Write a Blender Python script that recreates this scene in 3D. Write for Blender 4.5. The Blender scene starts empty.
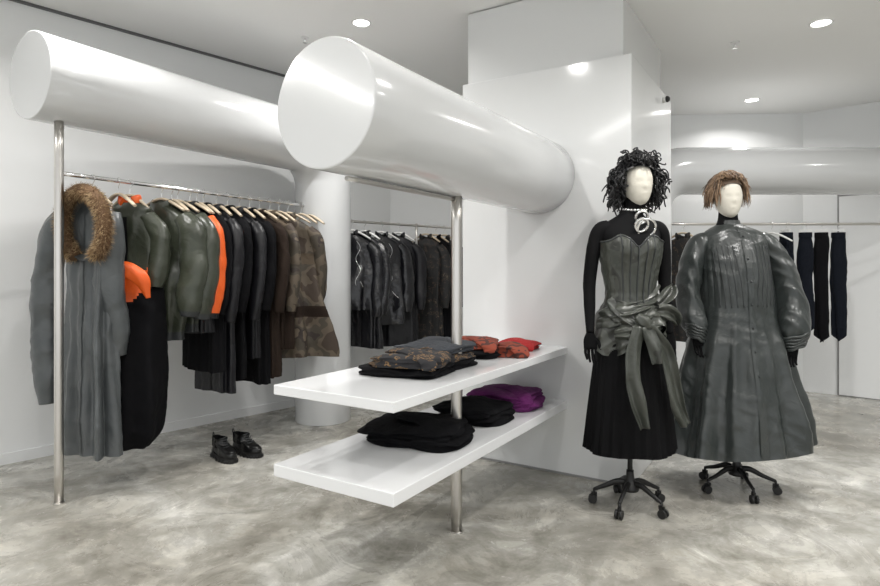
import bpy, math, random
from mathutils import Vector, Matrix, noise
R=random.Random(7)
TH=math.radians(32); SA,CA=math.sin(TH),math.cos(TH)
A=Vector((SA,CA,0)); B=Vector((CA,-SA,0)); UP=Vector((0,0,1))
V=lambda *a: Vector(a)
sc=bpy.context.scene

# ---------------------------------------------------------------- materials
def mat(name,col,rough=.5,metal=0,bump=0,bscale=40,col2=None,cscale=6,coat=0,sheen=0,thr=(.4,.6),stretch=(1,1,1),detail=4,emit=0,spec=.5,distort=0,bdist=0):
    m=bpy.data.materials.new(name); m.use_nodes=True
    nt=m.node_tree; b=nt.nodes['Principled BSDF']
    b.inputs['Base Color'].default_value=(*col,1); b.inputs['Roughness'].default_value=rough
    b.inputs['Metallic'].default_value=metal; b.inputs['Coat Weight'].default_value=coat
    b.inputs['Coat Roughness'].default_value=.08
    b.inputs['Sheen Weight'].default_value=sheen
    b.inputs['Specular IOR Level'].default_value=spec
    if emit:
        b.inputs['Emission Color'].default_value=(1,.97,.92,1); b.inputs['Emission Strength'].default_value=emit
    if bump or col2:
        tc=nt.nodes.new('ShaderNodeTexCoord'); mp=nt.nodes.new('ShaderNodeMapping')
        mp.inputs['Scale'].default_value=stretch
        nt.links.new(tc.outputs['Object'],mp.inputs['Vector'])
    if col2:
        n=nt.nodes.new('ShaderNodeTexNoise'); n.inputs['Scale'].default_value=cscale; n.inputs['Detail'].default_value=detail
        n.inputs['Distortion'].default_value=distort
        r=nt.nodes.new('ShaderNodeValToRGB'); r.color_ramp.elements[0].position=thr[0]; r.color_ramp.elements[1].position=thr[1]
        r.color_ramp.elements[0].color=(*col,1); r.color_ramp.elements[1].color=(*col2,1)
        nt.links.new(mp.outputs[0],n.inputs['Vector']); nt.links.new(n.outputs['Fac'],r.inputs[0]); nt.links.new(r.outputs[0],b.inputs['Base Color'])
    if bump:
        n=nt.nodes.new('ShaderNodeTexNoise'); n.inputs['Scale'].default_value=bscale; n.inputs['Detail'].default_value=5
        n.inputs['Distortion'].default_value=bdist
        bp=nt.nodes.new('ShaderNodeBump'); bp.inputs['Strength'].default_value=bump; bp.inputs['Distance'].default_value=.02
        nt.links.new(mp.outputs[0],n.inputs['Vector']); nt.links.new(n.outputs['Fac'],bp.inputs['Height']); nt.links.new(bp.outputs[0],b.inputs['Normal'])
    return m

def camo(name,cols,scale,rough=.7,ps=(0,.42,.5,.58,.64)):
    m=mat(name,cols[0],rough); nt=m.node_tree; b=nt.nodes['Principled BSDF']
    tc=nt.nodes.new('ShaderNodeTexCoord'); n=nt.nodes.new('ShaderNodeTexNoise'); n.inputs['Scale'].default_value=scale; n.inputs['Detail'].default_value=2
    r=nt.nodes.new('ShaderNodeValToRGB'); r.color_ramp.interpolation='CONSTANT'
    while len(r.color_ramp.elements)<len(cols): r.color_ramp.elements.new(.5)
    for e,p,c in zip(r.color_ramp.elements,ps,cols): e.position=p
    for e,c in zip(r.color_ramp.elements,cols): e.color=(*c,1)
    nt.links.new(tc.outputs['Object'],n.inputs['Vector']); nt.links.new(n.outputs['Fac'],r.inputs[0]); nt.links.new(r.outputs[0],b.inputs['Base Color'])
    return m

M={}
M['wall']=mat('white_wall_paint',(.80,.81,.81),.38,bump=.02,bscale=3)
M['gloss']=mat('gloss_white_panel',(.72,.73,.73),.12,coat=.3)
M['tube']=mat('gloss_white_lacquer',(.63,.64,.645),.16,coat=.5)
M['ceil']=mat('ceiling_paint',(.90,.90,.89),.7)
M['shelf']=mat('shelf_lacquer',(.76,.77,.78),.15,coat=.5)
M['dark']=mat('shadow_gap_grey',(.12,.12,.12),.5)
M['steel']=mat('brushed_steel',(.62,.60,.57),.28,1,bump=.05,bscale=60,stretch=(1,1,.05))
M['chrome']=mat('chrome',(.85,.85,.85),.12,1)
M['gap']=mat('panel_gap_grey',(.25,.25,.25),.6)
M['lamp']=mat('lamp_lens',(1,1,1),.5,emit=14)
M['trim']=mat('lamp_trim',(.85,.85,.85),.4)
M['wood']=mat('pale_beech',(.62,.53,.40),.45,col2=(.52,.42,.30),cscale=12,stretch=(1,8,8))
M['white']=mat('white_plastic',(.8,.8,.78),.4)
M['greynylon']=mat('grey_nylon',(.062,.069,.072),.33,bump=.30,bscale=9,bdist=1.2,col2=(.080,.087,.090),cscale=5)
M['greycoat']=mat('slate_taffeta',(.026,.031,.030),.30,bump=.30,bscale=10,bdist=1.4,col2=(.036,.041,.040),cscale=4)
M['dgrey']=mat('dark_grey_twill',(.030,.033,.035),.6,bump=.3,bscale=20)
M['fur']=mat('tan_fur',(.28,.175,.085),.8,col2=(.50,.37,.21),cscale=30)
M['furd']=mat('dark_fur',(.12,.065,.03),.85)
M['olive']=mat('olive_nylon',(.032,.037,.025),.34,bump=.30,bscale=10,bdist=1.2,col2=(.046,.052,.037),cscale=4)
M['orange']=mat('orange_nylon',(.75,.11,.012),.45,bump=.25,bscale=12,bdist=1)
M['black']=mat('black_wool',(.005,.005,.006),.9,bump=.25,bscale=30,spec=.12)
M['blackn']=mat('black_nylon',(.006,.006,.008),.42,bump=.3,bscale=11,bdist=1,spec=.35)
M['navy']=mat('navy_denim',(.006,.008,.013),.85,bump=.3,bscale=60,spec=.15)
M['leather']=mat('black_leather',(.005,.005,.007),.2,bump=.30,bscale=11,bdist=1.2,spec=.6)
M['brown']=mat('brown_wool',(.024,.016,.012),.85,bump=.3,bscale=30,spec=.15)
M['tan']=mat('khaki_canvas',(.095,.072,.050),.75,bump=.3,bscale=25,spec=.2)
M['camo']=camo('mottled_khaki_cotton',[(.045,.030,.020),(.10,.078,.054),(.055,.045,.032),(.030,.021,.017),(.14,.11,.078)],6)
M['floral']=camo('floral_jacquard',[(.006,.006,.006),(.007,.007,.007),(.06,.038,.026),(.008,.007,.007),(.10,.078,.055)],24,ps=(0,.45,.57,.60,.68))
M['leopard']=camo('leopard_knit',[(.012,.012,.014),(.014,.014,.016),(.17,.10,.045),(.018,.016,.016),(.12,.075,.042)],26,.9,ps=(0,.46,.55,.59,.65))
M['greyknit']=mat('grey_knit',(.030,.034,.041),.9,bump=.5,bscale=60)
M['red']=mat('red_knit',(.32,.009,.009),.9,bump=.5,bscale=60)
M['rust']=camo('rust_knit',[(.15,.025,.012),(.20,.035,.016),(.06,.02,.015),(.23,.042,.02)],10,.9)
M['purple']=mat('purple_knit',(.085,.007,.08),.85,bump=.5,bscale=50,col2=(.13,.010,.115),cscale=9)
M['velvet']=mat('black_velvet',(.0045,.0045,.005),.85,bump=.2,bscale=25,spec=.12)
M['jersey']=mat('black_jersey',(.0045,.0045,.005),.8,spec=.15)
M['linen']=mat('ivory_mannequin_cloth',(.66,.63,.55),.75,bump=.1,bscale=90)
M['bust']=camo('bustier_patchwork',[(.043,.048,.041),(.053,.058,.050),(.030,.032,.028),(.062,.066,.058),(.038,.038,.030)],7,.45)
M['satin']=mat('olive_grey_satin',(.036,.040,.033),.30,bump=.30,bscale=12,bdist=1.2,col2=(.055,.059,.050),cscale=5)
M['iron']=mat('black_cast_iron',(.012,.012,.012),.4,.3)
M['rubber']=mat('black_rubber',(.010,.010,.010),.55)
M['hairb']=mat('black_hair',(.004,.004,.005),.38)
M['hairl']=mat('light_brown_hair',(.17,.10,.055),.5,col2=(.30,.20,.12),cscale=30)
M['hairr']=mat('brown_hair_root',(.08,.05,.03),.6)
M['bleather']=mat('boot_leather',(.006,.006,.006),.3,bump=.2,bscale=30)

def floor_mat():
    m=bpy.data.materials.new('polished_concrete'); m.use_nodes=True; nt=m.node_tree; b=nt.nodes['Principled BSDF']
    tc=nt.nodes.new('ShaderNodeTexCoord')
    def nz(scale,detail,dist,rough=.6,w=0):
        n=nt.nodes.new('ShaderNodeTexNoise'); n.inputs['Scale'].default_value=scale; n.inputs['Detail'].default_value=detail
        n.inputs['Distortion'].default_value=dist; n.inputs['Roughness'].default_value=rough
        mp=nt.nodes.new('ShaderNodeMapping'); mp.inputs['Location'].default_value=(w,w*.7,0); mp.inputs['Rotation'].default_value=(0,0,w)
        nt.links.new(tc.outputs['Object'],mp.inputs[0]); nt.links.new(mp.outputs[0],n.inputs['Vector']); return n
    def ramp(src,stops):
        r=nt.nodes.new('ShaderNodeValToRGB')
        while len(r.color_ramp.elements)<len(stops): r.color_ramp.elements.new(.5)
        for e,(p,c) in zip(r.color_ramp.elements,stops): e.position=p
        for e,(p,c) in zip(r.color_ramp.elements,stops): e.color=(*c,1)
        nt.links.new(src,r.inputs[0]); return r
    n1=nz(.8,10,.9,.66,0); n2=nz(2.2,12,1.1,.72,2.3); n3=nz(26,8,.2,.75,5); n4=nz(3.4,12,1.4,.68,8)
    r1=ramp(n1.outputs['Fac'],[(.36,(.235,.222,.195)),(.47,(.325,.312,.280)),(.54,(.39,.380,.350)),(.64,(.52,.512,.485))])
    r2=ramp(n2.outputs['Fac'],[(.34,(.62,.61,.58)),(.46,(.90,.90,.89)),(.55,(1.0,1.0,1.0)),(.64,(1.22,1.22,1.21))])
    r3=ramp(n3.outputs['Fac'],[(.3,(.88,.88,.87)),(.7,(1.07,1.07,1.07))])
    r4=ramp(n4.outputs['Fac'],[(.40,(.82,.82,.80)),(.49,(1,1,1)),(.53,(1.0,1.0,1.0)),(.545,(1.18,1.18,1.17)),(.70,(1.24,1.24,1.24))])
    def mul(a,c):
        x=nt.nodes.new('ShaderNodeMix'); x.data_type='RGBA'; x.blend_type='MULTIPLY'; x.inputs[0].default_value=1
        nt.links.new(a,x.inputs[6]); nt.links.new(c,x.inputs[7]); return x.outputs[2]
    o=mul(mul(mul(r1.outputs[0],r2.outputs[0]),r3.outputs[0]),r4.outputs[0]); nt.links.new(o,b.inputs['Base Color'])
    rr=ramp(n2.outputs['Fac'],[(.3,(.18,)*3),(.7,(.34,)*3)]); nt.links.new(rr.outputs[0],b.inputs['Roughness'])
    bp=nt.nodes.new('ShaderNodeBump'); bp.inputs['Strength'].default_value=.05; bp.inputs['Distance'].default_value=.01
    nt.links.new(n2.outputs['Fac'],bp.inputs['Height']); nt.links.new(bp.outputs[0],b.inputs['Normal'])
    return m
M['floor']=floor_mat()

# ---------------------------------------------------------------- mesh helpers
def cr(keys,t):
    n=len(keys)
    if t<=keys[0][0]: return list(keys[0][1:])
    if t>=keys[-1][0]: return list(keys[-1][1:])
    for i in range(n-1):
        if t<=keys[i+1][0]: break
    k1,k2=keys[i],keys[i+1]; k0=keys[max(i-1,0)]; k3=keys[min(i+2,n-1)]
    h=k2[0]-k1[0]; u=(t-k1[0])/h; out=[]
    for c in range(1,len(k1)):
        m1=(k2[c]-k0[c])/max(k2[0]-k0[0],1e-6)*h; m2=(k3[c]-k1[c])/max(k3[0]-k1[0],1e-6)*h
        out.append((2*u**3-3*u**2+1)*k1[c]+(u**3-2*u**2+u)*m1+(-2*u**3+3*u**2)*k2[c]+(u**3-u**2)*m2)
    return out
def N(p,f=1,s=0): return noise.noise(Vector((p[0]*f+s*3.1,p[1]*f-s*1.7,p[2]*f+s*.77)))
def crease(p,s,f=7,fz=9):
    w=.6*N(p,4,s+5)
    a=abs(noise.noise(Vector((p[0]*f+w+s*2.3,p[1]*f-w+s,p[2]*fz+w*2-s))))
    return .22-min(a,.45)
def sp(a,e): return math.copysign(abs(a)**e,a)
def drape(p,z,seed,k):
    v=0
    for i,(kk,am) in enumerate(((k,1),(k+3,.7),(2*k+1,.45))):
        ph=seed*1.7+i*2.1+1.3*noise.noise(Vector((math.cos(p)*.8,math.sin(p)*.8,z*1.3+seed+i*9)))
        s=math.sin(kk*p+ph)
        v+=am*(2*((s+1)/2)**1.6-1)
    return v*.55

class Buf:
    def __init__(s): s.V=[];s.F=[];s.M=[];s.S=[];s.mats=[]
    def mi(s,m):
        m=M[m]
        if m not in s.mats: s.mats.append(m)
        return s.mats.index(m)
    def face(s,f,mi,sm=True): s.F.append(f); s.M.append(mi); s.S.append(sm)
    def grid(s,f,nu,nv,m,closed=True,cap0=False,cap1=False,mf=None,sm=True):
        b=len(s.V); mi=s.mi(m); w=nu if closed else nu+1
        for i in range(nv+1):
            for j in range(w): s.V.append(Vector(f((2*math.pi*j/nu) if closed else j/nu,i/nv)))
        for i in range(nv):
            for j in range(nu):
                j2=(j+1)%w
                k=mi
                if mf:
                    q=mf((2*math.pi*(j+.5)/nu) if closed else (j+.5)/nu,(i+.5)/nv)
                    if q: k=s.mi(q)
                s.face((b+i*w+j,b+i*w+j2,b+(i+1)*w+j2,b+(i+1)*w+j),k,sm)
        if cap0: s.face(tuple(b+j for j in range(w)),mi,sm)
        if cap1: s.face(tuple(b+nv*w+j for j in reversed(range(w))),mi,sm)
    def tube(s,pts,rad,m,n=12,seg=6,cap=True,disp=None,up=None,mf=None,sm=True):
        pts=[Vector(p) for p in pts]; k=len(pts)
        if not isinstance(rad,(list,tuple)): rad=[rad]*k
        rad=[r if isinstance(r,tuple) else (r,r) for r in rad]
        keys=[(i,*pts[i],*rad[i]) for i in range(k)]
        tot=(k-1)*seg; C=[];RR=[]
        for i in range(tot+1):
            q=cr(keys,i/seg); C.append(Vector(q[:3])); RR.append((q[3],q[4]))
        b=len(s.V); mi=s.mi(m); prev=None
        for i in range(tot+1):
            T=(C[min(i+1,tot)]-C[max(i-1,0)]).normalized()
            if up is not None:
                side=T.cross(Vector(up))
                if side.length<1e-4: side=T.orthogonal()
                side.normalize()
            else:
                side=T.orthogonal().normalized() if prev is None else (prev-T*prev.dot(T)).normalized()
            prev=side; nn=side.cross(T)
            for j in range(n):
                a=2*math.pi*j/n; d=side*math.cos(a)*RR[i][0]+nn*math.sin(a)*RR[i][1]
                p=C[i]+d
                if disp: p=C[i]+d*disp(p,a,i/tot)
                s.V.append(p)
        for i in range(tot):
            for j in range(n):
                k2=mi
                if mf:
                    q=mf(2*math.pi*(j+.5)/n,(i+.5)/tot)
                    if q:k2=s.mi(q)
                s.face((b+i*n+j,b+i*n+(j+1)%n,b+(i+1)*n+(j+1)%n,b+(i+1)*n+j),k2,sm)
        if cap:
            s.face(tuple(b+j for j in reversed(range(n))),mi,False); s.face(tuple(b+tot*n+j for j in range(n)),mi,False)
    def box(s,c,size,m,rz=0,ax=None):
        b=len(s.V); mi=s.mi(m); c=Vector(c)
        if ax: X,Y,Z=ax
        else: X,Y,Z=V(math.cos(rz),math.sin(rz),0),V(-math.sin(rz),math.cos(rz),0),UP
        for z in(-.5,.5):
            for y in(-.5,.5):
                for x in(-.5,.5): s.V.append(c+X*x*size[0]+Y*y*size[1]+Z*z*size[2])
        for f in((0,2,3,1),(4,5,7,6),(0,1,5,4),(2,6,7,3),(0,4,6,2),(1,3,7,5)): s.face(tuple(b+i for i in f),mi,False)
    def prism(s,poly,z0,z1,m):
        b=len(s.V); n=len(poly); mi=s.mi(m)
        for z in(z0,z1):
            for p in poly: s.V.append(V(p[0],p[1],z))
        s.face(tuple(b+i for i in reversed(range(n))),mi,False); s.face(tuple(b+n+i for i in range(n)),mi,False)
        for i in range(n): s.face((b+i,b+(i+1)%n,b+n+(i+1)%n,b+n+i),mi,False)
    def ball(s,c,r,m,nu=14,nv=8):
        c=Vector(c)
        if not isinstance(r,tuple): r=(r,r,r)
        s.grid(lambda p,t:c+V(r[0]*math.cos(p)*math.sin(t*math.pi*.998+.003),r[1]*math.sin(p)*math.sin(t*math.pi*.998+.003),r[2]*math.cos(t*math.pi*.998+.003)),nu,nv,m)
    def obj(s,name,loc=(0,0,0),rz=0,parent=None,solid=0,sub=0,bevel=0):
        me=bpy.data.meshes.new(name); me.from_pydata([tuple(v) for v in s.V],[],s.F)
        for m in s.mats: me.materials.append(m)
        me.polygons.foreach_set('material_index',s.M); me.polygons.foreach_set('use_smooth',s.S); me.update()
        o=bpy.data.objects.new(name,me); sc.collection.objects.link(o); o.location=loc; o.rotation_euler[2]=rz
        if parent: o.parent=parent
        if solid:
            q=o.modifiers.new('thickness','SOLIDIFY'); q.thickness=solid; q.offset=0
        if bevel:
            q=o.modifiers.new('bevel','BEVEL'); q.width=bevel; q.segments=2; q.limit_method='ANGLE'
        return o
def empty(name,loc=(0,0,0),rz=0):
    e=bpy.data.objects.new(name,None); sc.collection.objects.link(e); e.location=loc; e.rotation_euler[2]=rz; e.empty_display_size=.1; return e

# ---------------------------------------------------------------- room
HL,HR=3.01,2.87
def wall(name,p,q,h,m='wall',th=.1,side=1):
    p=Vector((*p,0));q=Vector((*q,0)); d=(q-p).normalized(); nn=V(-d.y,d.x,0)*side*th
    b=Buf(); b.prism([p,q,q+nn,p+nn],-.05,h,m); return b.obj(name)
b=Buf(); b.prism([(-9,-6),(7,-6),(7,7),(-9,7)],-.08,0,'floor'); b.obj('floor')
WL0,WL1=(-7.3,-1.15),(-.53,6.3)
wall('wall_left',WL0,WL1,3.05)
wall('wall_back',WL1,(3.753,6.1),3.05)
wall('wall_right',(3.753,6.1),(6.6,3.51),3.05)
wall('wall_side',(6.6,3.51),(6.6,-3.5),3.05)
wall('wall_corner',(-7.3,-3.5),WL0,3.05)
b=Buf(); b.prism([(-7.4,-3.6),(6.7,-3.6),(6.7,-3.45),(-7.4,-3.45)],2.75,3.05,'wall'); b.obj('wall_front')
step=[(.3,-3.6),(.3,0),(1.05,3.5),(1.25,4.0),(1.9,6.4)]
b=Buf(); b.prism([(-9,-3.6)]+step+[(-9,6.4)],HL,HL+.1,'ceil'); b.obj('ceiling')
b=Buf(); b.prism(list(reversed(step))+[(6.8,-3.6),(6.8,6.4)],HR,HL+.1,'ceil'); b.obj('ceiling_bulkhead')
d=(Vector((*WL1,0))-Vector((*WL0,0))).normalized(); nin=V(d.y,-d.x,0)
def along(k,off,z):
    p=Vector((*WL0,0))+d*k+nin*off; return V(p.x,p.y,z)
L=(Vector((*WL1,0))-Vector((*WL0,0))).length
b=Buf(); b.box(along(L/2,.011,HL-.009),(L,.020,.016),'dark',ax=(d,nin,UP)); b.obj('shadow_gap_strip')  # dark-coloured strip painting in the shade of the wall/ceiling gap
b=Buf(); b.box(along(L/2,.008,.035),(L-.05,.014,.07),'wall',ax=(d,nin,UP)); b.obj('baseboard_left')

O2=V(-.405,2.05,0)
def TS(t,s,z=0): p=O2+A*t+B*s; return V(p.x,p.y,z)
TF=1.94
b=Buf(); b.prism([TS(TF,-.555),TS(TF,.5646),TS(TF+1.15,.5646),TS(TF+1.15,-.555)],0,2.5,'gloss'); b.obj('column_cladding',bevel=.004)
b=Buf(); b.prism([TS(TF+.07,-.55),TS(TF+.07,.50),TS(TF+1.1,.50),TS(TF+1.1,-.55)],2.5,3.0,'gloss'); b.obj('column')
b=Buf(); b.prism([TS(TF-.006,-.53),TS(TF-.006,.54),TS(TF,.54),TS(TF,-.53)],0.0,.012,'gap'); b.obj('trim_2')
dr=V(1.10,-1,0).normalized(); nr=V(-dr.y,dr.x,0)*-1
P0=V(3.753,6.1,0)
dref=V(*(P0+dr*.75).xy,0)
bd=Buf(); axl=(dr,nr,UP)
bd.box(dref+nr*.008+V(0,0,1.0),(.90,.012,2.0),'gap',ax=axl)
bd.box(dref+nr*.014+V(0,0,.995),(.87,.016,1.97),'wall',ax=axl); bd.obj('door_1')

# ---------------------------------------------------------------- tubes / rails
def duct(name,path,r):
    b=Buf(); b.tube(path,r,'tube',n=64,seg=1,cap=True,up=None); return b.obj(name,bevel=.006)
def elbow_path(p0,dirv,zc,L,rc):
    pts=[V(p0.x,p0.y,zc)]
    c=Vector(p0)+dirv*(L-rc)
    for k in range(1,8): pts.append(V(*(Vector(p0)+dirv*((L-rc)*k/8)).xy,zc))
    for k in range(0,19):
        a=math.pi/2*k/18
        q=c+dirv*rc*math.sin(a); pts.append(V(q.x,q.y,zc-rc+rc*math.cos(a)))
    q=Vector(p0)+dirv*L
    for k in range(1,5): pts.append(V(q.x,q.y,(zc-rc)*(1-k/4)))
    return pts
F1=V(-2.145,3.08,0)
duct('curved_tube_canopy',elbow_path(F1,A,2.27,2.2,.33),.23)
P1=V(-2.044,3.165,0)
E1=F1+A*2.2
rz=1.77
g=empty('clothes_rail')
b=Buf(); b.tube([V(P1.x,P1.y,0),V(P1.x,P1.y,1),V(P1.x,P1.y,2.07)],.023,'steel',n=24); b.tube([V(P1.x,P1.y,0),V(P1.x,P1.y,.006)],.03,'steel',n=24,seg=1); b.obj('post',parent=g)
RA0=V(P1.x,P1.y,rz); RA1=V(E1.x,E1.y,rz)-A*.2
b=Buf(); b.tube([RA0,(RA0+RA1)/2,RA1],.0125,'chrome',n=16); b.obj('rail',parent=g)
b=Buf(); b.tube([TS(TF*k/8,0,1.83) for k in range(9)],.23,'tube',n=72,seg=1); b.obj('straight_tube_canopy',bevel=.006)
g=empty('shelf_display_unit')
p2=TS(.9135,0)
b=Buf(); b.tube([V(p2.x,p2.y,0),V(p2.x,p2.y,.8),V(p2.x,p2.y,1.62)],.026,'steel',n=24); b.tube([V(p2.x,p2.y,0),V(p2.x,p2.y,.006)],.033,'steel',n=24,seg=1); b.obj('post',parent=g)
b=Buf(); b.tube([TS(.12,0,1.585),TS(.5,0,1.585),TS(.9,0,1.585)],.009,'steel',n=12); b.obj('underside_rail',parent=g)
for k,(z,th) in enumerate([(.78,.04),(.455,.05)]):
    b=Buf(); s0,s1=-.43,.18; t0,t1=.165,TF
    b.prism([TS(t0,s0),TS(t0,s1),TS(t1,s1),TS(t1,s0)],z-th,z,'shelf'); b.obj('shelf_%d'%(k+1),parent=g,bevel=.003)
b=Buf()
pts=[V(4.75,5.2,2.12),V(4.0,5.2,2.12),V(3.0,5.2,2.12),V(2.15,5.2,2.12)]
for k in range(1,13):
    a=math.pi/2*k/12; pts.append(V(2.15-.33*math.sin(a),5.2,2.12-.33+.33*math.cos(a)))
pts+= [V(1.82,5.2,1.0),V(1.82,5.2,0)]
b.tube(pts,.207,'tube',n=48,seg=1); b.obj('curved_tube_canopy')
g=empty('clothes_rail')
b=Buf(); b.tube([V(1.95,5.2,1.655),V(3.2,5.2,1.655),V(4.7,5.2,1.655)],.012,'steel',n=14); b.obj('rail',parent=g)
b=Buf(); b.tube([V(4.62,5.2,0),V(4.62,5.2,1.0),V(4.62,5.2,1.95)],.022,'steel',n=18); b.obj('post',parent=g)
g=empty('clothes_rail')
C0=V(-.88,5.12,1.68); C1=V(.20,6.10,1.68); CD=(C1-C0).normalized()
b=Buf(); b.tube([C0,(C0+C1)/2,C1],.012,'steel',n=14); b.obj('rail',parent=g)
q=C0+CD*.88
b=Buf(); b.tube([V(q.x,q.y,0),V(q.x,q.y,.8),V(q.x,q.y,1.70)],.012,'steel',n=14); b.tube([V(C1.x,C1.y,0),V(C1.x,C1.y,1.68)],.012,'steel',n=14,seg=1);b.obj('post',parent=g)

# ---------------------------------------------------------------- garments
def add_hanger(b,w=.19,m='wood'):
    b.tube([V(0,0,-.085),V(0,0,-.05),V(.004,0,-.034),V(.018,0,-.012)]+[V(.018*math.cos(a),0,.018*math.sin(a)) for a in [math.radians(x) for x in (0,45,90,135,180)]],.0022,'chrome',n=6,seg=3)
    b.tube([V(-w,0,-.155),V(-w*.6,0,-.115),V(-.03,0,-.083),V(.03,0,-.083),V(w*.6,0,-.115),V(w,0,-.155)],[(.007,.012)]+[(.009,.016)]*4+[(.007,.012)],m,n=10,seg=4,up=(0,1,0))

def coat(name,pos,yaw,L,sh=.20,hem=.24,dep=.05,hemdep=.08,m='black',sm=None,sl=.6,sr=.06,k=6,amp=.08,seed=1,mf=None,smf=None,collar='turn',cm=None,hang='wood',mid=None,sout=.045,cuff=None,wr=.012,sfwd=.04,endr=None,sleeves=None,zip_=None):
    b=Buf(); sm=sm or m; rnd=random.Random(seed); cm=cm or m
    add_hanger(b,sh-.02,hang)
    mid=mid or ((sh+hem)/2,(dep+hemdep)/2)
    D0=.035
    keys=[(0,.06,.045),(.03,.12,.05),(.065,sh-.02,.052),(.11,sh+.008,dep),(.3,(sh+mid[0])/2+.005,dep*1.05),(L*.55,mid[0],mid[1]),(L*.93,hem,hemdep),(L,*(endr or (hem,hemdep)))]
    def f(p,t):
        dd=t*L; hw,hd=cr(keys,dd); c_,s_=math.cos(p),math.sin(p)
        x=hw*sp(c_,.8); y=hd*sp(s_,.8); z=-.09-D0-dd
        a=amp*min(1,max(0,(dd-.08)/(L*.7)))
        dv=drape(p,dd,seed,k)
        w=1+a*dv*.7
        q=V(x*w,y*w,z)
        q+=V(c_*.4,s_,0)*a*dv*.09
        n_=(N(q,4,seed)*.8+crease(q,seed,9,3)*.8+crease(q,seed+9,11,14)*.35)*wr
        q+=V(c_,s_,0)*n_*min(1,dd*8)
        q.z+=.02*N((x,y,0),4,seed)*t
        return q
    b.grid(f,120,max(30,int(L*60)),m,mf=mf)
    for si,sd in enumerate((-1,1)):
        so,sL,fw=(sout,sl,sfwd) if not sleeves else sleeves[si]
        x0=sh-.03
        pts=[V(sd*x0,0,-.20),V(sd*(sh+so*.6),-.005,-.29),V(sd*(sh+so),-.3*fw,-.20-sL*.45),V(sd*(sh+so*1.0),-fw,-.20-sL*.8),V(sd*(sh+so*.9),-fw*1.2,-.20-sL)]
        def dsp(p,a,t,sd=sd): return 1+.20*crease(V(p.x,p.y,p.z+.07*math.sin(a+seed)),seed+sd,6,11)+.20*N(p,6,seed)+.05*math.sin(3*a+t*5+seed)
        def smf2(a,t):
            if smf:
                r=smf(a,t)
                if r: return r
            if cuff and t>.93: return cuff
        b.tube(pts,[(sr*.75,dep*.9),(sr,sr*.8),(sr*1.02,sr*.85),(sr*.95,sr*.8),(sr*.62,sr*.6)],sm,n=32,seg=max(12,int(sL*22)),disp=dsp,up=(0,1,0),mf=smf2)
    zo=-.095-D0
    if collar=='turn':
        b.tube([V(.055*math.cos(a),-.05*math.sin(a),zo+.03*math.cos(a)**2-(.05 if 0.9<a<2.2 else 0)) for a in [math.radians(x) for x in range(-250,70,20)]],[(.01,.028)]*16,cm,n=10,seg=2,up=(0,0,1))
    elif collar=='rib':
        b.grid(lambda p,t:V(.065*math.cos(p)*(1+.1*math.sin(t*3.1)),.052*math.sin(p),zo+.05*t-.03*max(0,-math.sin(p))),48,4,cm)
    b.grid(lambda u,t:f(-math.pi/2+(u-.5)*.10,.06+.93*t)+V(0,-.004,0),2,40,m,closed=False)
    if zip_:
        for a in (-1.9,-1.3): b.tube([f(a+.1*math.sin(k),.08+.6*k/12)+V(0,-.008,0) for k in range(13)],.0035,'chrome',n=5,seg=2)
        b.tube([f(-1.2+.06*k,.62+.02*k)+V(0,-.008,0) for k in range(5)],.0035,'chrome',n=5,seg=2)
    return b.obj(name,pos,yaw)

def RAIL(t,z=rz): p=P1+A*t; return V(p.x,p.y,z)
YW=-TH
o=coat('hooded_parka',RAIL(.175),math.radians(-22),1.42,sh=.165,hem=.185,dep=.06,hemdep=.09,m='greynylon',sr=.080,k=5,amp=.26,seed=11,collar=None,wr=.022,mid=(.155,.08),sleeves=[(.22,1.10,.0),(-.05,.8,-.05)])
hb=Buf(); rr=random.Random(3)
hpts=[V(.06+.160*math.cos(a)*1.0,-.10-.01*math.sin(a),-.28+.19*math.sin(a)) for a in [math.radians(x) for x in (-62,-35,-5,25,55,90,125,155,185,215,242)]]
hkeys=[(i,*p) for i,p in enumerate(hpts)]
hb.tube(hpts,[.03]+[.038]*9+[.03],'furd',n=14,seg=4)
for i in range(7500):
    u=rr.uniform(0,10); c=Vector(cr(hkeys,u)); c2=Vector(cr(hkeys,min(10,u+.1))); T=(c2-c).normalized() if (c2-c).length>1e-5 else V(1,0,0)
    sd=T.orthogonal().normalized(); a=rr.uniform(0,6.283); n_=(Matrix.Rotation(a,3,T)@sd)
    base=c+n_*.032; dirv=(n_+V(rr.uniform(-.6,.6),rr.uniform(-.6,.6),rr.uniform(-.8,.3))).normalized()
    ln=rr.uniform(.015,.036); w=dirv.cross(V(rr.random(),rr.random(),rr.random())).normalized()*.0018
    bi=len(hb.V); hb.V+= [base-w,base+w,base+dirv*ln+V(0,0,-.006)]; hb.face((bi,bi+1,bi+2),hb.mi('fur' if rr.random()<.8 else 'furd'),False)
hb.grid(lambda p,t:V(.06*(1-t)+(.15*(1-t*.55))*math.cos(p),-.10+.10*t,-.29+(.18*(1-.5*t))*math.sin(p)),40,8,'greynylon')
hb.obj('fur_hood',parent=o)
def mf2(p,t):
    zz=t+ .04*math.cos(2*p)
    if zz<.26: return 'olive'
    if zz<.34+.03*math.sin(3*p): return 'orange'
    return 'black'
GP=RAIL(.42)-A*.03
coat('orange_lined_gown',GP,math.radians(2),1.45,sh=.13,hem=.19,dep=.06,hemdep=.13,m='black',sm='olive',sl=.42,sr=.06,k=4,amp=.10,seed=21,mf=mf2,mid=(.21,.14),collar='turn',cm='orange',wr=.018,endr=(.12,.08))
b=Buf()
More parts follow.
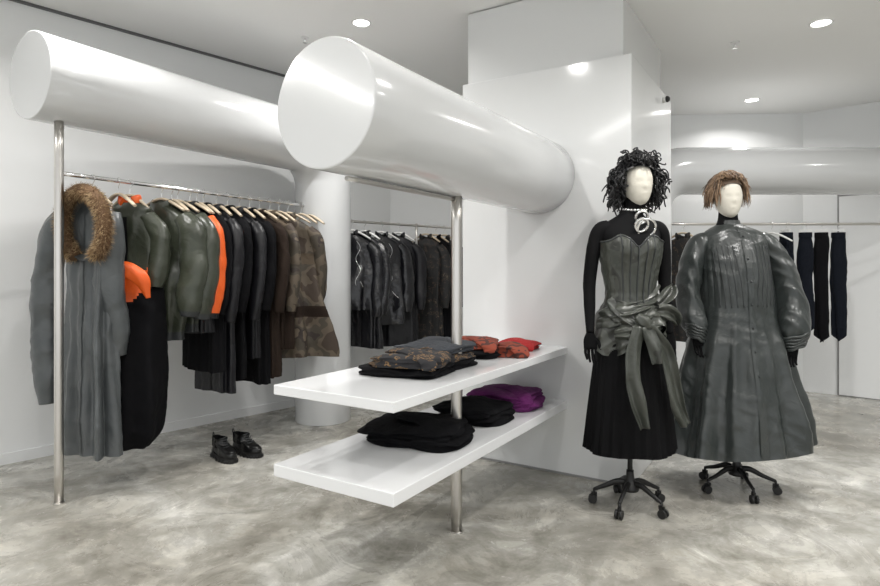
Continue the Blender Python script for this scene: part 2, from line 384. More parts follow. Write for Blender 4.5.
b.tube([V(-.13,-.13,-.84),V(-.15,-.16,-.72),V(-.12,-.175,-.60),V(-.03,-.18,-.53),V(.07,-.17,-.52),V(.14,-.155,-.58),V(.165,-.13,-.68)],[(.020,.012),(.030,.016),(.036,.020),(.042,.022),(.042,.022),(.034,.018),(.018,.012)],'orange',n=24,seg=10,up=(0,1,0),disp=lambda p,a,t:1+.10*math.sin(4*a+t*9)+.45*N(p,11,4))
b.obj('orange_scarf',GP,math.radians(2))
def rib(t0): return lambda p,t:('dgrey' if t>t0 else None)
coat('bomber_jacket',RAIL(.59),math.radians(-16),.82,sh=.19,hem=.17,dep=.055,hemdep=.06,m='olive',sl=.60,sr=.085,k=5,amp=.10,seed=31,mf=rib(.93),cuff='dgrey',collar='rib',mid=(.235,.09),wr=.026,sout=.06)
coat('bomber_jacket',RAIL(.70),math.radians(-24),.78,sh=.20,hem=.18,dep=.05,hemdep=.06,m='olive',sl=.62,sr=.08,k=5,amp=.10,seed=32,mf=rib(.93),cuff='dgrey',collar='rib',mid=(.23,.08),wr=.026,sout=.06)
coat('reversible_jacket',RAIL(.79),math.radians(-28),.80,sh=.21,hem=.2,dep=.045,hemdep=.055,m='blackn',sm='orange',sl=.62,sr=.055,k=5,amp=.08,seed=33,cuff='blackn',wr=.018,sout=.06)
for i,(t,Lc,mm,hh) in enumerate([(.89,1.08,'black',.20),(.99,1.20,'blackn',.19),(1.08,1.12,'black',.21),(1.18,1.04,'blackn',.20),(1.27,1.17,'black',.2)]):
    coat('black_coat',RAIL(t),YW+R.uniform(-.08,.08),Lc+R.uniform(-.04,.04),sh=.19+R.uniform(-.01,.015),hem=hh,dep=.04,hemdep=.055,m=mm,sl=.6+.06*(i%2),sr=.052,k=5,amp=.14,seed=40+i,wr=.014)
coat('brown_coat',RAIL(1.36),YW+.05,1.16,sh=.20,hem=.20,dep=.04,hemdep=.06,m='brown',sl=.62,sr=.052,k=5,amp=.14,seed=51,wr=.014)
coat('khaki_jacket',RAIL(1.46),YW+.15,.98,sh=.19,hem=.21,dep=.045,hemdep=.065,m='tan',sm='camo',sl=.62,sr=.050,k=5,amp=.14,seed=52,wr=.016,mf=lambda p,t:'brown' if t>.45 else None)
coat('khaki_jacket',RAIL(1.64),math.radians(4),1.06,sh=.19,hem=.36,dep=.05,hemdep=.13,m='camo',sm='camo',sl=.56,sr=.055,k=4,amp=.28,seed=53,sout=.05,sfwd=-.03,wr=.026,mid=(.25,.10),mf=lambda p,t:'tan' if .26<t<.34 else ('brown' if .64<t<.72 else None))
for t in (.32,.66,.84,1.55,1.78,1.86):
    b=Buf(); add_hanger(b,.17); b.obj('coat_hanger',RAIL(t),YW)

def RC(t): p=C0+CD*t; return V(p.x,p.y,1.68)
coat('leather_jacket',RC(.13),math.radians(0),.66,sh=.19,hem=.20,dep=.05,hemdep=.09,m='leather',sl=.64,sr=.065,k=5,amp=.16,seed=61,hang='white',wr=.024,zip_=1,sout=.05)
coat('leather_jacket',RC(.27),math.radians(-25),1.0,sh=.18,hem=.19,dep=.045,hemdep=.07,m='leather',sl=.62,sr=.055,k=5,amp=.14,seed=64,hang='white',wr=.02)
coat('leather_jacket',RC(.46),math.radians(14),.80,sh=.19,hem=.22,dep=.05,hemdep=.10,m='leather',sl=.62,sr=.065,k=4,amp=.20,seed=62,hang='white',wr=.024,zip_=1,sout=.05)
coat('black_coat',RC(.66),math.radians(0),1.02,sh=.17,hem=.18,dep=.045,hemdep=.07,m='blackn',sl=.6,sr=.05,k=5,amp=.14,seed=63,hang='white',wr=.018)
for i,t in enumerate((1.0,1.12,1.24)):
    coat('floral_coat',RC(t),math.radians(-10),1.02,sh=.16,hem=.17,dep=.045,hemdep=.06,m='floral' if i%2==0 else 'black',sm='floral' if i%2==0 else 'black',sl=.6,sr=.05,k=5,amp=.10,seed=70+i,wr=.014)

def trousers(x,yaw,L,m,seed):
    b=Buf()
    b.tube([V(0,0,-.05),V(0,0,-.03),V(.012,0,-.01),V(.018,0,0),V(.012,0,.014),V(0,0,.018),V(-.014,0,.010)],.002,'chrome',n=6,seg=3)
    b.box((0,0,-.055),(.10,.012,.014),'white')
    b.box((-.036,0,-.075),(.014,.022,.05),'white'); b.box((.036,0,-.075),(.014,.022,.05),'white')
    def f(off,tw):
        def g(p,t):
            w,dp,cx=cr([(0,.046,.018,0),(.12,.054,.026,0),(.3,.058,.03,.0),(.6,.046,.024,tw*.4),(1,.036,.020,tw)],t)
            q=V(cx+w*sp(math.cos(p),.8),off+dp*math.sin(p),-.085-t*L)
            q+=V(math.cos(p),math.sin(p),0)*(.010*crease(q,seed,8,9)+.012*N(q,5,seed))
            q.z+=.03*math.cos(p)*t*(1 if tw>0 else -1)
            return q
        return g
    b.grid(f(-.018,.025),36,40,m,cap0=True,cap1=True); b.grid(f(.02,-.015),36,40,m,cap0=True,cap1=True)
    b.grid(lambda p,t:V(.052*sp(math.cos(p),.7),.045*sp(math.sin(p),.7),-.075-.045*t),36,3,m)
    return b.obj('denim_trousers',(x,5.2,1.655),yaw)
for i,(x,yw,L_) in enumerate([(3.05,-1.35,.80),(3.22,-.5,.86),(3.36,-.5,.93),(3.51,-.3,.92)]): trousers(x,yw,L_,'navy' if i!=2 else 'black',i)
coat('brown_coat',V(2.14,5.2,1.655),-.6,.9,sh=.17,hem=.17,dep=.05,hemdep=.06,m='floral',sl=.55,sr=.05,seed=81)
b=Buf(); add_hanger(b,.17,'white'); b.obj('coat_hanger',(2.92,5.2,1.655),-.9)

# ---------------------------------------------------------------- folded clothes
def folded(name,t,s,z,w,d,layers,h,rot=0,seed=0):
    b=Buf(); rnd=random.Random(seed); zz=0
    for li,m in enumerate(layers):
        ox,oy=rnd.uniform(-.025,.025),rnd.uniform(-.02,.02); ww=w*rnd.uniform(.86,1.06); dd=d*rnd.uniform(.88,1.06); r_=rnd.uniform(-.12,.12); hh=h*rnd.uniform(.8,1.15)
        def f(p,tt,ox=ox,oy=oy,ww=ww,dd=dd,hh=hh,zz=zz,li=li,r_=r_):
            if tt<.2: rr_=tt/.2*.96; zq=0
            elif tt<.65:
                a=(tt-.2)/.45*math.pi; zq=(1-math.cos(a))/2; rr_=.95+.05*math.sin(a)
                rr_-= .05*math.exp(-((zq-.5)/.10)**2)
            else: rr_=.95*(1-(tt-.65)/.35); zq=1
            x=ww/2*rr_*sp(math.cos(p),.42); y=dd/2*rr_*sp(math.sin(p),.42)
            top=hh*(1+.5*N((x,y,0),6,seed+li)+.3*crease((x,y,li),seed+li,7,3)-.30*rr_**4)
            e=(.03*N((x,y,zq*.3),8,seed+li)+.012*crease((x,y,zq*.2),seed,12,10))*(rr_>.5)
            x+=e*math.cos(p); y+=e*math.sin(p)
            zl=zz+top*zq+.004*N((x,y,0),40,seed)*zq
            c_,s_=math.cos(r_),math.sin(r_)
            return V(ox+x*c_-y*s_,oy+x*s_+y*c_,max(zl,.0015))
        b.grid(f,96,36,m); zz+=hh*.80
    m=layers[-1]
    b.tube([V(-w*.38,d*.25,zz-h*.1),V(-w*.14,d*.08,zz+h*.22),V(w*.12,-d*.10,zz+h*.22),V(w*.36,-d*.34,zz-h*.2),V(w*.40,-d*.42,zz-h*.7)],[(.025,.008),(.055,.014),(.055,.014),(.045,.012),(.03,.010)],m,n=20,seg=8,up=(0,0,1),disp=lambda p,a,t:1+.35*N(p,9,seed))
    p=TS(t,s,z+.001); return b.obj(name,p,YW+rot)
folded('folded_sweater',.68,-.11,.78,.38,.34,['black','leopard'],.055,.2,1)
folded('folded_sweater',.94,-.13,.78,.34,.30,['black','leopard','greyknit'],.048,-.2,2)
folded('folded_sweater',1.33,-.13,.78,.32,.30,['black','rust'],.055,.15,3)
folded('folded_sweater',1.43,.03,.78,.22,.22,['rust'],.06,.3,8)
folded('folded_sweater',1.74,-.06,.78,.30,.28,['red'],.042,0,4)
folded('folded_cardigan',.78,-.12,.455,.44,.36,['black','black'],.05,.15,5)
folded('folded_cardigan',1.26,-.10,.455,.38,.32,['black','black'],.045,-.1,6)
folded('folded_sweater',1.66,-.08,.455,.42,.38,['purple','purple'],.058,.1,7)

# ---------------------------------------------------------------- boots
def boot(x,y,yaw):
    b=Buf()
    def outline(p,grow=0):
        c_,s_=math.cos(p),math.sin(p)
        wx=.047 if s_<0 else .038
        wx*= (1-.15*math.exp(-((s_-.25)/.35)**2))
        return (wx+grow)*sp(c_,.85),(.130+grow)*sp(s_,.9)
    b.grid(lambda p,t:V(*outline(p,.007-.002*t),.0+.034*t+(.010*t*(1 if math.sin(p)>.45 else 0))),48,3,'rubber',cap0=True,cap1=True)
    for i in range(26):
        a=2*math.pi*i/26; ox,oy=outline(a,.008); b.box((ox,oy,.008),(.008,.012,.016),'rubber',rz=a)
    def up_(p,t):
        ox,oy=outline(p)
        foot=cr([(0,1,1,0,.03),(.15,1.04,1.0,0,.058),(.32,.98,.9,.01,.080),(.5,.90,.62,.05,.098),(.7,.88,.54,.060,.115),(1,.94,.54,.062,.135)],t)
        q=V(ox*foot[0],oy*foot[1]+foot[2],foot[3]-(.012*(1-t) if math.sin(p)<-.5 and t>.2 else 0))
        q+=V(math.cos(p),math.sin(p),0)*.004*N(q,30,2)
        return q
    b.grid(up_,48,22,'bleather')
    b.grid(lambda p,t:V(outline(p)[0]*.88,outline(p)[1]*.51+.062,.135-.06*t),36,2,'jersey',cap1=True)
    for i in range(5):
        zc=.086+i*.012; yc=-.040+ i*.012
        b.tube([V(-.026,yc+.006,zc),V(0,yc-.012,zc+.006),V(.026,yc+.006,zc+.008)],.003,'dgrey',n=6,seg=4)
    b.tube([V(0,.125,.115),V(0,.145,.13),V(0,.14,.155),V(0,.125,.135)],.003,'bleather',n=6,seg=4)
    return b.obj('ankle_boot',(x,y,0),yaw)
boot(-1.43,3.90,math.radians(48)); boot(-1.31,4.0,math.radians(58))

# ---------------------------------------------------------------- mannequins
def stand(parent,top,rad=.19,rot=.3):
    b=Buf()
    b.tube([V(0,0,.10),V(0,0,top*.6),V(0,0,top)],.013,'iron',n=16,seg=3)
    b.tube([V(0,0,.085),V(0,0,.10),V(0,0,.13),V(0,0,.15),V(0,0,.19)],[.042,.045,.03,.022,.018],'iron',n=20,seg=3)
    for i in range(5):
        a=rot+i*2*math.pi/5; d=V(math.cos(a),math.sin(a),0); n_=V(-d.y,d.x,0)
        b.tube([V(0,0,.115),d*.06+V(0,0,.125),d*.13+V(0,0,.095),d*rad+V(0,0,.072)],[(.012,.016),(.011,.016),(.010,.012),(.009,.009)],'iron',n=10,seg=5,up=(0,0,1))
        e=d*rad
        b.tube([e+V(0,0,.075),e+V(0,0,.045)],.007,'iron',n=8,seg=1)
        b.box(e+V(0,0,.048),(.03,.012,.02),'iron',rz=a)
        for sd in(-1,1):
            c=e+n_*sd*.012+d*.008+V(0,0,.0225)
            b.tube([c-n_*.006*1,c+n_*.006],.0222,'rubber',n=18,seg=1)
    return b.obj('castor_stand',parent=parent)

def head(parent,c,s=1.0,rz=0):
    b=Buf()
    keys=[(0,.004,.004,0),(.04,.030,.036,.004),(.15,.055,.072,.004),(.35,.072,.094,.004),(.55,.072,.094,.0),(.75,.060,.080,-.008),(.9,.042,.058,-.018),(.97,.024,.034,-.026),(1,.004,.006,-.028)]
    def f(p,t):
        hw,hd,cy=cr(keys,t); x=hw*math.cos(p)*s; y=hd*math.sin(p)*s; z=(.118-.236*t)*s
        fr=max(0,-math.sin(p))
        y+=cy
        y-= .008*math.exp(-((t-.60)/.06)**2)*math.exp(-(x/.011)**2)*fr**2*s
        y+= .004*math.exp(-((t-.50)/.05)**2)*math.exp(-((abs(x)-.028)/.016)**2)*fr*s
        y-= .003*math.exp(-((t-.76)/.03)**2)*math.exp(-(x/.02)**2)*fr*s
        return V(x,y,z)
    b.grid(f,48,40,'linen')
    return b.obj('head',c,rz,parent)

def ribbon(b,pts,w,m,seg=10,seed=0,fold=.012,upv=(0,-1,0),nf=2):
    keys=[(i,*p,ww) for i,(p,ww) in enumerate(zip(pts,w))]; k=len(pts)-1
    upv=Vector(upv)
    def f(u,t):
        q=cr(keys,t*k); q2=cr(keys,min(k,t*k+.05)); q1=cr(keys,max(0,t*k-.05))
        T=(Vector(q2[:3])-Vector(q1[:3])).normalized(); sd=T.cross(upv).normalized(); n_=sd.cross(T)
        c=Vector(q[:3]); x=(u-.5)*2
        return c+sd*x*q[3]+n_*(fold*math.sin(x*math.pi*nf+t*3+seed)+fold*1.2*N(c+sd*x*.1,9,seed))
    b.grid(f,28,k*seg,m,closed=False)

def body_fn(keys): return lambda z: cr(keys,z)
K1=[(.80,.165,.13,0,0),(.92,.158,.125,0,0),(1.02,.128,.10,0,0),(1.10,.110,.088,0,0),(1.20,.125,.10,0,0),(1.30,.142,.112,0,-.006),(1.38,.148,.108,0,-.008),(1.43,.152,.090,0,0),(1.465,.135,.068,0,.004),(1.495,.085,.056,0,.006),(1.525,.054,.050,.01,.006),(1.56,.048,.048,.022,.004),(1.62,.046,.046,.034,.002)]

def glove(b,w,dirv,m,side=1,s=1.0,palmn=V(0,-1,0)):
    dirv=dirv.normalized(); x=dirv.cross(palmn).normalized()*side; n_=palmn
    b.tube([w,w+dirv*.035*s,w+dirv*.085*s],[(.022*s,.017*s),(.036*s,.015*s),(.036*s,.012*s)],m,n=14,seg=4,up=tuple(palmn))
    for i,(o,l) in enumerate([(-.026,.068),(-.009,.076),(.009,.072),(.025,.057)]):
        p=w+dirv*.078*s+x*o*s
        b.tube([p,p+dirv*l*.4*s+x*o*.1,p+dirv*l*.75*s+n_*.008*s,p+dirv*l*s+n_*.022*s],[.0085*s,.0082*s,.0074*s,.0055*s],m,n=8,seg=3)
    p=w+dirv*.03*s-x*.026*s
    b.tube([p,p+dirv*.025*s-x*.018*s+n_*.008,p+dirv*.058*s-x*.022*s+n_*.018*s],[.011*s,.010*s,.007*s],m,n=8,seg=4)

m1=empty('mannequin_with_bustier',(1.005,3.12,0)); m1.scale=(1.02,1.02,1.02)
stand(m1,.84,.18,.35)
B1=body_fn(K1)
b=Buf()
def bb_(x,z,fr): return .022*math.exp(-((z-1.335)/.05)**2)*(math.exp(-((x-.42)/.25)**2)+math.exp(-((x+.42)/.25)**2))*max(0,fr)
def f(p,t):
    z=.80+.82*t; hw,hd,cx,cy=B1(z)
    return V(cx+hw*math.cos(p),cy+hd*math.sin(p)-bb_(math.cos(p),z,-math.sin(p)),z)
b.grid(f,56,60,'jersey',cap0=True,cap1=True)
dsp=lambda p,a,t:1+.06*N((p.x*10,p.y*10,p.z*20),1,5)
wl=V(-.222,-.06,.905)
AR=[(.042,.045),(.043,.045),(.037,.041),(.033,.036),(.028,.028),(.020,.020)]
b.tube([V(-.11,.005,1.445),V(-.155,.005,1.425),V(-.185,.015,1.33),V(-.205,.02,1.17),V(-.214,-.02,1.02),wl],AR,'jersey',n=24,seg=8,disp=dsp,up=(0,1,0))
wr_=V(.19,-.03,.90)
b.tube([V(.11,.005,1.445),V(.155,.005,1.425),V(.180,.02,1.33),V(.192,.035,1.17),V(.196,.0,1.02),wr_],AR,'jersey',n=24,seg=8,disp=dsp,up=(0,1,0))
glove(b,wl,V(.0,-.1,-1),'velvet',1,.95)
glove(b,wr_,V(0,-.1,-1),'velvet',-1,.95)
b.obj('black_body_and_sleeves',parent=m1)
head(m1,(.035,-.01,1.672),.97,.12)
b=Buf()
def bust(p,t):
    fr=-math.sin(p); cx_=math.cos(p)
    ztop=1.375+.035*max(0,fr)*(math.exp(-((abs(cx_)-.5)/.26)**2))-.03*(math.exp(-(cx_/.16)**2) if fr>0 else 0)
    zbot=1.03
    z=ztop+(zbot-ztop)*t; hw,hd,cx,cy=B1(z)
    g=.014+.003*abs(math.sin(p*9))+.008*crease((p*.25,0,z),3,9,22)
    return V(cx+(hw+g)*math.cos(p),cy+(hd+g)*math.sin(p)-bb_(cx_,z,fr)*1.1,z)
b.grid(bust,110,50,'bust',mf=lambda p,t:'satin' if int(p*9/math.pi+.25)%2==0 else 'bust')
for q in (0.02,.98):
    b.tube([bust(2*math.pi*i/40,q)+V(0,-.001,0) for i in range(41)],.0035,'dgrey',n=6,seg=2)
for a in (-2.1,-1.83,-1.31,-1.04,-1.571):
    b.tube([bust(a,t)+V(0,-.003,0) for t in [k/10 for k in range(11)]],.0028,'dgrey',n=6,seg=2)
def pep(p,t):
    zt=1.07
    zb=.86-.05*math.sin(2*p+.6)-.04*math.cos(3*p)
    z=zt+(zb-zt)*t; hw=cr([(0,.122,.10),(.25,.150,.125),(.6,.180,.148),(1,.193,.156)],t)
    w=1+.10*t*math.sin(7*p+2*t)+.05*t*math.sin(12*p+1)
    q=V(hw[0]*math.cos(p)*w,hw[1]*math.sin(p)*w,z+.012*N((p*2,t*4,1),2,8))
    return q+V(math.cos(p),math.sin(p),0)*(.026*crease((q.x+q.z*.6,q.y,q.z-.5*q.x),8,4,22))
b.grid(pep,150,44,'satin',mf=lambda p,t:'bust' if 3.3<p<4.2 else None)
def band(z0,z1,h,off,m,a0=-2.9,a1=-.2,nw=5):
    def g(u,t):
        p=a0+(a1-a0)*u; zc=z0+(z1-z0)*u; z=zc+(t-.5)*h*(1+.35*math.sin(u*7+z0*20))
        hw,hd=cr([(.80,.19,.155),(.92,.178,.145),(1.0,.152,.125),(1.08,.125,.102),(1.2,.14,.115)],z)
        o_=off+.011*max(0,math.sin(t*math.pi))**.5+.006*math.sin(t*nw*math.pi*2+u*5+3*N((u*4,t*3,z0),1,3))+.02*N((u*6,t*4,z0),1,7)
        return V((hw+o_)*math.cos(p),(hd+o_)*math.sin(p),z)
    b.grid(g,70,30,m,closed=False)
band(.98,1.09,.10,.006,'satin',nw=3); band(1.04,.90,.09,.014,'bust',-2.6,-1.1,nw=2); band(.91,1.0,.08,.012,'satin',-2.2,-.1,nw=2)
ribbon(b,[V(.11,-.10,1.06),V(.15,-.09,1.09),V(.19,-.07,1.125),V(.205,-.05,1.15)],[.020,.032,.030,.012],'satin',seed=2,fold=.010,nf=1.3)
ribbon(b,[V(.10,-.12,1.03),V(.15,-.11,1.02),V(.195,-.09,.99),V(.215,-.08,.95)],[.025,.036,.032,.010],'satin',seed=3,fold=.010,nf=1.3)
b.tube([V(-.02,-.165,1.0),V(.01,-.175,.975),V(.045,-.17,.945)],[(.02,.012),(.030,.020),(.02,.012)],'satin',n=20,seg=8,disp=lambda p,a,t:1+.14*math.sin(5*a+t*3),up=(0,1,0))
b.obj('bustier',parent=m1)
b=Buf()
ribbon(b,[V(-.01,-.180,.95),V(-.045,-.195,.82),V(-.05,-.205,.70),V(-.03,-.215,.58),V(.0,-.215,.46)],[.030,.034,.034,.036,.022],'satin',seed=1,nf=.9)
ribbon(b,[V(.03,-.175,.95),V(.115,-.175,.83),V(.15,-.175,.70),V(.18,-.17,.56),V(.225,-.16,.46)],[.030,.036,.038,.036,.026],'satin',seed=4,nf=.9)
ribbon(b,[V(.02,-.18,.95),V(.055,-.195,.86),V(.07,-.20,.77)],[.03,.034,.026],'bust',seed=6,nf=1)
b.obj('sash_tails',parent=m1,solid=.003)
b=Buf()
def skirt(p,t):
    z=1.0-.705*t; hw,hd=cr([(0,.122,.10),(.15,.160,.125),(.45,.190,.150),(1,.228,.170)],t)
    pl=abs(((p*26/math.pi)%2)-1)-.5
    w=1+.07*t*pl*1.3+.05*t*math.sin(5*p+1)+.02*t*math.sin(9*p)
    return V(hw*math.cos(p)*w,hd*math.sin(p)*w,z+.006*pl*(t>.97))
b.grid(skirt,260,24,'velvet',mf=lambda p,t:'blackn' if t>.70 and t<.72 else None)
b.obj('pleated_skirt',parent=m1)
b=Buf()
for i in range(20):
    a=2*math.pi*i/20; b.ball((.025+.055*math.cos(a),.002+.055*math.sin(a),1.540+.010*math.sin(a)),.0095,'chrome',10,6)
for (cx,cz,cy,r_) in [(.03,1.490,-.085,.030),(.047,1.435,-.108,.044),(.018,1.448,-.122,.031)]:
    b.tube([V(cx+r_*math.cos(a),cy-.02*math.sin(a),cz+r_*math.sin(a)) for a in [2*math.pi*i/24 for i in range(25)]],.0075,'chrome',n=10,seg=2)
b.obj('ring_necklace',parent=m1)
b=Buf(); rr=random.Random(5); hc=V(.035,.005,1.70)
def cap(buf,c,rx,ry,rz_,m,front=.5):
    def f(p,t):
        a=t*1.9+.01; fr=max(0,-math.sin(p))
        a*=1-.42*fr**.6
        return c+V(rx*math.cos(p)*math.sin(a),ry*math.sin(p)*math.sin(a),rz_*math.cos(a))
    buf.grid(f,48,20,m)
cap(b,hc,.092,.110,.114,'hairb')
cnt=0
while cnt<600:
    th=math.acos(rr.uniform(-.75,1)); ph=rr.uniform(0,2*math.pi)
    dv=V(math.sin(th)*math.cos(ph),math.sin(th)*math.sin(ph),math.cos(th))
    if dv.y<-.1 and dv.z<.55 and abs(dv.x)<.82: continue
    cnt+=1
    base=hc+V(dv.x*.080,dv.y*.10,dv.z*.10)
    out=V(dv.x,dv.y*.8,dv.z*.9).normalized(); ln=rr.uniform(.010,.052)
    rad=rr.uniform(.012,.021); turns=rr.uniform(1.2,2.2); a0=rr.uniform(0,6.28); npt=26; pts=[]
    sgn=rr.choice((-1,1)); drift=V(rr.uniform(-.03,.03),rr.uniform(-.03,.03),rr.uniform(-.035,.015))
    lim=-.055 if (dv.y>-.1 or abs(dv.x)>.8) else -.01
    ax=(out+V(rr.uniform(-.9,.9),rr.uniform(-.9,.9),rr.uniform(-.9,.9))).normalized(); l2=ax.orthogonal().normalized(); u2=ax.cross(l2)
    for i in range(npt+1):
        u=i/npt; a=a0+sgn*turns*2*math.pi*u; rq=rad*min(1,u*4)*(1-.35*u)
        pts.append(base+out*(ln+.018)*math.sin(u*1.5)+V(0,0,lim*u*u)+drift*u+l2*math.cos(a)*rq+u2*math.sin(a)*rq)
    b.tube(pts,[.0038]*npt+[.0012],'hairb',n=5,seg=1)
b.obj('curly_black_wig',parent=m1)

m2=empty('mannequin_with_long_coat',(1.69,3.36,0))
stand(m2,.84,.195,.9)
K2=[(.80,.165,.13,-.02,0),(1.10,.12,.09,-.02,0),(1.30,.15,.11,-.025,0),(1.43,.155,.085,-.03,0),(1.465,.13,.066,-.035,.0),(1.495,.08,.056,-.045,.0),(1.53,.056,.050,-.05,0),(1.60,.048,.048,-.05,0)]
B2=body_fn(K2); b=Buf()
b.grid(lambda p,t:V(B2(.8+.8*t)[2]+B2(.8+.8*t)[0]*math.cos(p),B2(.8+.8*t)[1]*math.sin(p),.8+.8*t),40,50,'jersey',cap0=True,cap1=True)
b.obj('black_body',parent=m2)
head(m2,(-.055,-.01,1.658),.97,-.08)
b=Buf()
CK=[(1.510,.066,.060,-.045),(1.490,.11,.078,-.04),(1.462,.165,.095,-.03),(1.42,.195,.115,-.025),(1.30,.200,.150,-.02),(1.15,.195,.165,-.012),(1.0,.215,.182,-.008),(.8,.27,.22,-.010),(.5,.345,.275,-.008),(.35,.378,.305,-.006),(.25,.392,.315,-.005)]
CK2=[(-z,*r) for z,*r in CK]
def coatf(p,t):
    z=1.510-1.255*t; hw,hd,cx=cr(CK2,-z)
    fl=max(0,min(1,(1.12-z)/.75)); tuck=math.exp(-((z-1.22)/.16)**2)
    dv=drape(p,z*.7,2,9)
    w=1+.105*fl**.8*dv
    w+=.024*tuck*(abs(math.sin(15*p))**.6-.6)
    q=V(cx+hw*sp(math.cos(p),.92)*w,hd*math.sin(p)*w,z)
    n_=.014*crease((q.x,q.y,z),4,8,2.2)+.014*crease((q.x+.4*z,q.y,z),7,7,9)+.018*N(q,4,6)
    q+=V(math.cos(p),math.sin(p),0)*n_
    q.z+=.025*t*math.cos(p+.3)+.012*t*dv
    return q
b.grid(coatf,320,110,'greycoat')
b.grid(lambda u,t:coatf(-math.pi/2+.0+(u-.5)*.12,.015+.97*t)+V(0,-.006,0),3,80,'greycoat',closed=False)
b.grid(lambda p,t:V(-.046+(.066-.010*t)*math.cos(p),(.060-.008*t)*math.sin(p)-.002,1.495+.035*t),40,4,'greycoat')
for a in [-2.45,-2.30,-2.15,-2.0,-1.85,-1.3,-1.15,-1.0,-.85,-.7]:
    b.tube([coatf(a+(.12 if a<-1.57 else -.12)*(k/10),.10+.27*k/10)+V(0,-.001,0) for k in range(11)],.0024,'dgrey',n=6,seg=2)
for k in range(7):
    q=coatf(-math.pi/2,.06+.1*k); b.ball(q+V(0,-.01,0),(.006,.004,.006),'dgrey',10,6)
def sd_(sgn,pts,rad):
    def dsp(p,a,t): return 1+.07*math.sin(4*a+t*5)*(.2+.8*t)+.34*crease(V(p.x,p.y,p.z+.10*math.sin(a+1)),9+sgn,5,9)+.18*N(p,5,3)+.06*math.sin(9*a)*max(0,t-.8)*5
    b.tube(pts,rad,'greycoat',n=64,seg=14,disp=dsp,up=(0,1,0))
sd_(1,[V(.10,0,1.42),V(.160,.0,1.40),V(.222,-.01,1.30),V(.262,-.03,1.16),V(.275,-.07,1.02),V(.262,-.11,.91),V(.250,-.12,.85)],[(.05,.05),(.060,.064),(.068,.076),(.074,.080),(.080,.084),(.074,.074),(.045,.045)])
sd_(-1,[V(-.16,0,1.42),V(-.21,.0,1.40),V(-.255,-.01,1.30),V(-.280,-.02,1.16),V(-.285,-.05,1.04),V(-.272,-.08,.94),V(-.265,-.09,.90)],[(.05,.05),(.056,.062),(.060,.072),(.062,.074),(.064,.072),(.056,.056),(.035,.035)])
for sgn,c,w in ((1,V(.256,-.115,.895),.070),(-1,V(-.27,-.085,.935),.052)):
    for k in range(5):
        b.tube([c+V(w*(1-.06*k)*math.cos(a),w*(1-.06*k)*math.sin(a),-.016*k+.020*math.cos(a)*sgn+.003*math.sin(5*a+k)) for a in [2*math.pi*i/30 for i in range(31)]],.009,'greycoat',n=8,seg=2)
b.obj('voluminous_coat',parent=m2)
b=Buf()
glove(b,V(.250,-.125,.85),V(-.2,-.1,-1),'velvet',-1,.85); glove(b,V(-.265,-.09,.90),V(.1,-.1,-1),'velvet',1,.85)
b.obj('gloved_hands',parent=m2)
b=Buf(); rr=random.Random(9); hc=V(-.055,.005,1.688)
cap(b,hc,.080,.102,.100,'hairr')
for i in range(760):
    ph=rr.uniform(0,2*math.pi)
    front=-math.sin(ph)
    span=rr.uniform(1.3,2.15)
    if front>.35 and abs(math.cos(ph))<.80: span=rr.uniform(.62,1.0)
    pts=[];npt=7; off=rr.uniform(1.0,1.2); wob=rr.uniform(-.35,.35); t0=rr.uniform(.05,.5); kk=rr.uniform(.0,.35); wv=rr.uniform(0,6)
    for k in range(npt+1):
        u=k/npt; t_=t0+(span-t0)*u; pp=ph+wob*u
        fl=1+kk*u**2
        pts.append(hc+V(.084*off*fl*math.cos(pp)*math.sin(min(t_,1.6)),.104*off*math.sin(pp)*math.sin(min(t_,1.6)),.106*off*math.cos(min(t_,1.6))-(max(0,t_-1.6))*.16)+V(.006*math.sin(wv+u*7),0,.005*math.cos(wv+u*6)))
    b.tube(pts,[(.0032,.0016)]*npt+[(.0008,.0008)],'hairl' if rr.random()<.75 else 'hairr',n=4,seg=2)
b.obj('shaggy_brown_wig',parent=m2)

# ---------------------------------------------------------------- ceiling fittings and light
def downlight(x,y,z,power,r=.055):
    b=Buf()
    b.grid(lambda p,t:V((r+.018-.018*t)*math.cos(p),(r+.018-.018*t)*math.sin(p),-.006*math.sin(t*3.14)-.001),36,4,'trim')
    b.grid(lambda p,t:V(r*math.cos(p)*(1-t*.99),r*math.sin(p)*(1-t*.99),-.002),36,1,'lamp')
    o=b.obj('downlight',(x,y,z))
    l=bpy.data.lights.new('downlight_lamp','AREA'); l.shape='DISK'; l.size=.11; l.energy=power; l.color=(1,.98,.955); l.spread=math.radians(150)
    lo=bpy.data.objects.new('lamp',l); sc.collection.objects.link(lo); lo.parent=o; lo.location=(0,0,-.012)
PW=18
for (x,y) in [(-.56,4.2),(-1.9,2.9),(-.35,2.6),(-3.6,1.6),(-2.2,.8),(-.6,.6),(-3.5,-1),(-1,-1.4)]: downlight(x,y,HL,PW)
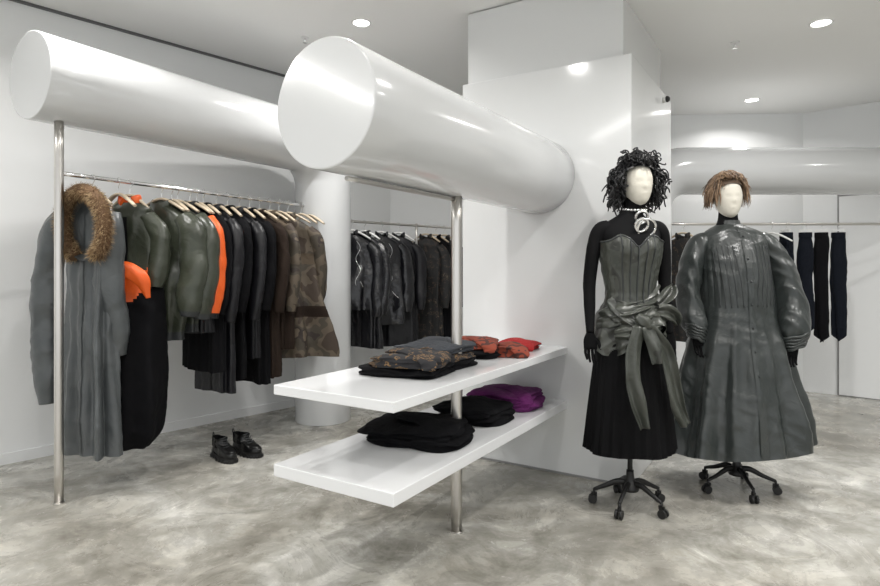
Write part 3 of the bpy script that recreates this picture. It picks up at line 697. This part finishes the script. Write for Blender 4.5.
for (x,y) in [(2.5,3.87),(1.35,2.2),(2.9,2.0),(1.6,.2),(3.9,.2),(4.4,3.2),(2.4,-1.8)]: downlight(x,y,HR,PW)
downlight(2.97,5.62,HR,9)
for (x,y,z) in [(-1.02,4.46,HL),(2.1,4.2,HR)]:
    b=Buf(); b.tube([V(0,0,0),V(0,0,-.008)],.03,'trim',n=20,seg=1); b.tube([V(0,0,0),V(0,0,-.04)],.007,'chrome',n=10,seg=1); b.tube([V(0,0,-.04),V(0,0,-.044)],.016,'chrome',n=14,seg=1); b.obj('fire_sprinkler',(x,y,z))
b=Buf(); b.ball((0,0,0),.022,'rubber'); b.tube([V(-.03,0.01,0),V(.0,0,0)],.022,'white',n=20,seg=1); p=TS(TF+.86,.592,2.44); b.obj('security_camera',p,YW)
def fill_panel(x,y,z,L_,power,rz_):  # unseen fill panels, added on the ceiling out of frame to soften the light
    b=Buf(); b.box((0,0,-.02),(L_,.16,.04),'trim'); o=b.obj('added_fill_panel',(x,y,z),rz_)
    l=bpy.data.lights.new('added_fill_lamp','AREA'); l.shape='RECTANGLE'; l.size=L_-.04; l.size_y=.13; l.energy=power; l.color=(1,.99,.97)
    lo=bpy.data.objects.new('lamp',l); sc.collection.objects.link(lo); lo.parent=o; lo.location=(0,0,-.045)
fill_panel(-1.4,1.0,HL,2.2,12,.3); fill_panel(2.6,1.4,HR,2.2,16,-.1); fill_panel(-3.6,1.2,HL,1.8,20,.9)

w=bpy.data.worlds.new('World'); sc.world=w; w.use_nodes=True
w.node_tree.nodes['Background'].inputs[0].default_value=(.96,.98,1,1); w.node_tree.nodes['Background'].inputs[1].default_value=1.2
sc.view_settings.view_transform='Standard'; sc.view_settings.look='None'; sc.view_settings.exposure=.12

cd=bpy.data.cameras.new('camera'); cd.sensor_width=36; cd.lens=590/880*36; cd.shift_y=-23/880; cd.clip_start=.05
co=bpy.data.objects.new('camera',cd); sc.collection.objects.link(co); co.location=(0,0,1.25); co.rotation_euler=(math.radians(90),0,0)
sc.camera=co
